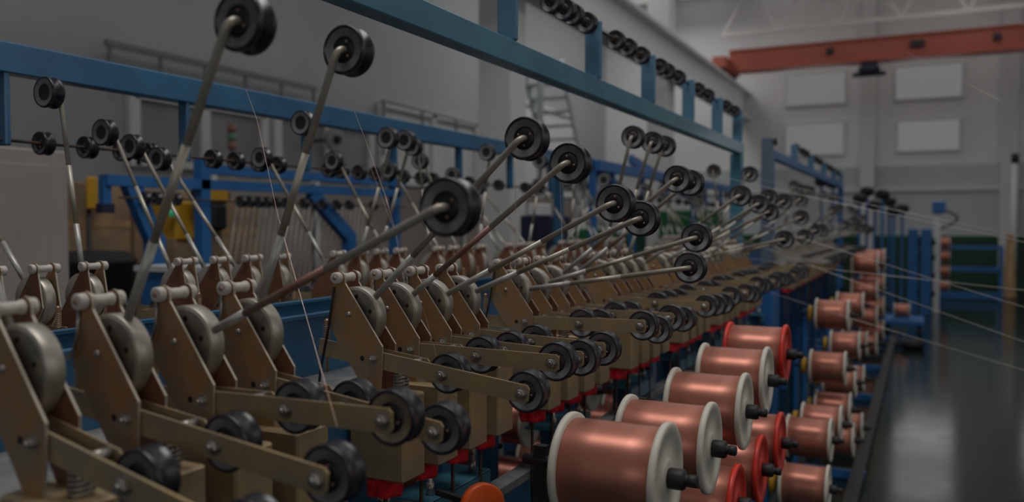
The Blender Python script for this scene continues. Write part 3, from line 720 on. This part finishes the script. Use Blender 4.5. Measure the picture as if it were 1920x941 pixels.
for i in range(26): y = 4.05 + i * .055; mb.tube([(-4.02, y, 1.64), (-4.1, y - .04 + .002 * i, 1.05)], .006, M['strand'], 5)
tag(obj('wire_strands', mb), 'curtain of pale wire strands hanging from the neighbouring frame', 'wire', kind='stuff')
# cartons and yellow machine behind the frame
i = 0
for (y, z, sy, sz) in ((3.45, .3, .62, .6), (3.45, .9, .6, .6), (3.45, 1.5, .62, .58), (4.1, .3, .6, .6), (4.1, .9, .62, .58), (4.1, 1.48, .6, .56), (4.75, .3, .6, .6), (4.75, .88, .6, .56), (4.75, 1.44, .58, .54)):
    i += 1; o = obj('carton', MB().box((0, 0, 0), (.6, sy, sz - .01), M['card'], bev=.01).box((.301, 0, 0), (.004, sy * .98, .05), M['wood'])); o.location = (-5.4, y + .35, z)
    row = ('top', 'middle', 'bottom')[2 - (i - 1) % 3]; colm = ('left', 'middle', 'right')[(i - 1) // 3]
    tag(o, 'brown carton at the %s of the %s stack behind the cobalt frame' % (row, colm), 'carton', 'cartons behind the cobalt frame')
t = thing('yellow_machine', 'yellow machine head with a glowing green lamp behind the leaning rods', 'machine', (-4.7, 4.15, 0))
obj('stand', MB().box((0, 0, .7), (.3, .3, 1.4), M['card']), t); obj('housing', MB().box((.02, 0, 1.52), (.3, .28, .28), M['yellow'], bev=.02), t)
p = atX(327, 399, -4.5); obj('lamp', MB().lathe([(0, .028), (.02, .026), (.03, .001)], (.17, p.y - 4.15, p.z), (1, 0, 0), 16, M['lampgreen']), t)
p = atX(415, 378, -4.3)
t = thing('yellow_winder', 'yellow and black winder head hung by the cobalt post', 'machine', (-4.4, p.y, 0))
obj('head', MB().box((0, 0, 1.72), (.2, .17, .16), M['yellow'], bev=.02), t); obj('motor', MB().box((.02, .0, 1.55), (.16, .13, .18), M['blackmatte'], bev=.02).cyl((0, -.14, 1.70), (0, .14, 1.70), .045, M['blackmatte']), t)
obj('column', MB().box((0, 0, .74), (.1, .1, 1.48), M['card']), t)
p = atX(172, 362, -5.0)
t = thing('yellow_sign_board', 'small yellow board on a pole beside the beige cabinet', 'board', (-5.0, p.y, 0))
obj('board', MB().box((0, 0, p.z), (.03, .08, .22), M['yellow'], bev=.01), t); obj('pole', MB().cyl((-.03, 0, 0), (-.03, 0, p.z + .1), .015, M['dark']), t)
# dark bin low by the cabinet
t = thing('black_bin', 'low black bin between the beige cabinet and the cartons', 'bin', (-4.6, 3.42, 0)); obj('body', MB().lathe([(0, .19), (1.25, .25), (1.27, .26), (1.29, .25), (1.25, .23)], (0, 0, 0), (0, 0, 1), 20, M['blackmatte']), t); obj('lid', MB().lathe([(1.29, .25), (1.33, .2), (1.34, 0)], (0, 0, 0), (0, 0, 1), 20, M['blackmatte'], caps=False), t)
# partition panels
for i, (y0, y1) in enumerate(((5.6, 7.0), (7.05, 8.5), (8.55, 10.2), (10.25, 12.2), (12.25, 14.5))):
    o = obj('partition_panel', MB().box((0, 0, .97), (.05, y1 - y0, 1.94), M['beige'], bev=.005).box((.0, y0 - (y0 + y1) / 2 + .03, .99), (.08, .06, 1.98), M['column'])); o.location = (-5.9, (y0 + y1) / 2, 0)
    tag(o, 'beige partition panel behind the machines, %s from the left' % nth(i + 1), 'partition', 'beige partition panels')
t = thing('signal_tower', 'stack light with red and green segments against the left wall', 'lamp', tuple(atX(435, 300, -7.2)))
obj('pole', MB().cyl((0, 0, -t.location.z), (0, 0, .12), .02, M['grey']), t)
for k_, m_ in enumerate((M['segred'], M['seggreen'], M['segred'])): obj('lamp', MB().lathe([(0, .05), (.09, .05)], (0, 0, .12 + .1 * k_), (0, 0, 1), 14, m_), t)
t = thing('wall_fan', 'small dark wall fan behind the left rail', 'fan', tuple(atX(625, 262, -7.6)))
obj('guard', MB().lathe([(0, .18), (.03, .2), (.06, .18)], (0, 0, 0), (1, 0, 0), 24, M['panedim']), t); obj('hub', MB().lathe([(0.06, .07), (.12, .05)], (0, 0, 0), (1, 0, 0), 14, M['blackmatte']), t); obj('bracket', MB().box((-.2, 0, 0), (.42, .04, .04), M['dark']), t)
# green and dark cabinets further along
for (u0, u1, v0, y_, m_, lb) in ((975, 1032, 404, 7.3, M['navy'], 'dark navy control cabinet behind the second row'), (1235, 1345, 395, 13.7, M['green'], 'green machine guard behind the upright rods'), (1040, 1130, 430, 9.0, M['green'], 'low green cabinet behind the second row pulleys')):
    p0 = atY(u0, v0, y_); p1 = atY(u1, v0, y_); x0, x1, zt = p0.x, p1.x, p0.z
    t = thing('machine_cabinet', lb, 'cabinet', ((x0 + x1) / 2, y_ + .25, 0)); obj('body', MB().box((0, 0, zt / 2 + .02), (x1 - x0, .5, zt - .04), m_, bev=.01), t); obj('top_box', MB().box((-(x1 - x0) * .2, 0, zt + .06), ((x1 - x0) * .4, .3, .12), M['column'], bev=.01), t)
    obj('plinth', MB().box((0, 0, .02), (x1 - x0 - .06, .44, .04), M['dark']), t)

# ------------------------------------------------------------------ far right: winder cabinets, rail, planks
for (u0, u1, lb) in ((1703, 1722, 'left'), (1727, 1747, 'right')):
    p0 = atY(u0, 430, 15.2); p1 = atY(u1, 430, 15.2)
    t = thing('winder_tower', 'tall cobalt winder tower by the far green floor, %s of the pair' % lb, 'machine', ((p0.x + p1.x) / 2, 15.3, 0))
    obj('body', MB().box((0, 0, .71), (p1.x - p0.x, .4, 1.42), M['cobalt'], bev=.01), t)
    for z in (.35, .65, .95, 1.2): obj('reel', MB().lathe([(0, .05), (.06, .05)], ((p1.x - p0.x) / 2, -.05, z), (1, 0, 0), 14, M['blackmatte']), t)
p = atY(1758, 380, 15.8)
t = thing('winder_post', 'cobalt and white post with a looping cable beside the winder towers', 'post', (p.x, 15.8, 0)); obj('upright', MB().box((0, 0, .95), (.1, .1, 1.9), M['column']).box((.02, -.02, 1.78), (.2, .14, .2), M['cobalt'], bev=.01), t)
obj('cable', MB().tube([(.08 + .22 * math.sin(g * .35), 0, 1.75 - .035 * g) for g in range(12)], .02, M['cable'], 6), t)
for k_, z in enumerate((.45, .70, .95, 1.18)):
    s_ = spool(.42, 15.9, z, 'tiny copper spool in the upright stack right of the winder towers, %s from top' % nth(4 - k_), 'spools beside the winder towers')
p0 = atY(1762, 455, 18.5); p1 = atY(1878, 455, 18.5)
t = thing('barrier_rail', 'cobalt rail barrier in front of the green wall band', 'barrier', ((p0.x + p1.x) / 2, 18.5, 0)); W_ = p1.x - p0.x
for z in (1.04, .62): obj('rail', MB().box((0, 0, z), (W_, .06, .07 if z > 1 else .09), M['cobalt']), t)
for x in (-W_ / 2, W_ / 2): obj('post', MB().box((x, 0, .54), (.07, .07, 1.08), M['cobalt']), t)
obj('kick_plate', MB().box((0, 0, .10), (W_, .04, .14), M['cobalt']), t)
for k_, (dx, lean_) in enumerate(((0, .03), (.09, -.02), (-.08, .06))):
    o = obj('wooden_plank', MB().bar((0, 0, .005), (lean_ * 2, .35, 1.2 + .05 * k_), .09, .035, M['wood'], up=(0, 1, 0))); o.location = (1.56 + dx, 19.2 + .1 * k_, .01)
    tag(o, 'pale wooden plank leaning by the far pillar, %s of the bundle' % ('middle', 'right', 'left')[k_], 'plank', 'planks by the far pillar')
o = obj('drain_pipe', MB().cyl((0, 0, 0), (0, 0, 2.8), .06, M['column'], 14).lathe([(2.8, .075), (3.0, .075)], (0, 0, 0), (0, 0, 1), 14, M['dark'])); o.location = (1.74, 20.6, 0); tag(o, 'pale standpipe with a dark collar near the right edge', 'pipe')
t = thing('floor_scraper', 'small black scraper lying on the green aisle floor', 'tool', (-.08, 10.95, 0), .2)
obj('head', MB().lathe([(-.14, .0), (-.11, .05), (0, .075), (.1, .06), (.13, 0)], (0, 0, .06), (1, 0, 0), 16, M['blackmatte'], caps=False), t); obj('handle', MB().tube([(-.12, 0, .06), (-.3, 0, .05), (-.42, .02, .03)], .02, M['blackmatte']), t)
t = thing('work_trolley', 'low cobalt trolley with a pale spool by the rack end', 'trolley', (-.22, 12.4, 0)); obj('deck', MB().box((0, 0, .2), (.5, .8, .05), M['cobalt']), t)
for sx in (-.2, .2):
    for sy in (-.3, .3): obj('wheel', MB().lathe([(-.02, .07), (.02, .07)], (sx, sy, .085), (1, 0, 0), 14, M['blackmatte']), t)
s_ = spool(-.14, 12.4, .328, 'pale copper spool lying on the cobalt trolley', None)

# ------------------------------------------------------------------ copper threads
def thread(pts, label, r=.0005, m='wire', group='copper threads'):
    o = obj('copper_thread', MB().tube(pts, r * (.8 if m == 'wire' else 1), M[m], 5)); tag(o, label, 'wire', group)
def px(u, v, Y): return atY(u, v, Y)
yu = lambda n: yA(n) + .034
thread([px(965, 292, yu(4)), px(968, 460, yu(4)), px(978, 606, yu(4))], 'thin vertical copper thread under the sixth big rod pulley', .0006)
thread([px(1050, 336, yu(5)), px(1054, 460, yu(5)), px(1058, 606, yu(5))], 'thin vertical copper thread under the seventh big rod pulley', .0006)
thread([px(665, 210, 1.45), px(688, 270, 1.4), px(722, 365, 1.3), px(746, 450, 1.2), px(770, 510, 1.4), px(800, 600, 1.5), px(832, 716, yu(4))], 'slanting copper thread crossing the red-brown rod')
thread([px(460, 165, 1.6), px(482, 225, 1.5), px(520, 400, 1.3), px(545, 490, 1.2), px(582, 620, 1.18), px(632, 800, yu(1) + .02)], 'slanting copper thread crossing in front of the fourth unit', .0007)
thread([px(690, 300, 2.2), px(742, 440, 2.0), px(760, 540, 1.8), px(856, 742, yu(4))], 'copper thread running down to the fifth unit pulley')
for i, (a_, b_) in enumerate((((1180, 292), (1960, 462)), ((1195, 345), (1960, 588)), ((1250, 395), (1960, 655)), ((1290, 470), (1960, 548)), ((1310, 505), (1960, 706)), ((1400, 330), (1960, 452)))):
    p0 = px(*a_, 4.6 + .1 * i); p1 = px(*b_, 4.2 + .1 * i)
    thread([p0, p0.lerp(p1, .5) + Vector((0, 0, -.01)), p1], '%s bright wire from top crossing over the aisle to the right' % nth(i + 1), .0011, 'wirepale', 'bright wires crossing the aisle')
for i, (a_, b_) in enumerate((((1540, -8), (1960, 52)), ((1400, 205), (1960, 250)), ((1700, 98), (1960, 232)))):
    thread([px(*a_, 5.2), px(*b_, 4.6)], '%s faint high wire below the crane' % nth(i + 1), .0007, 'wirepale', 'faint high wires')
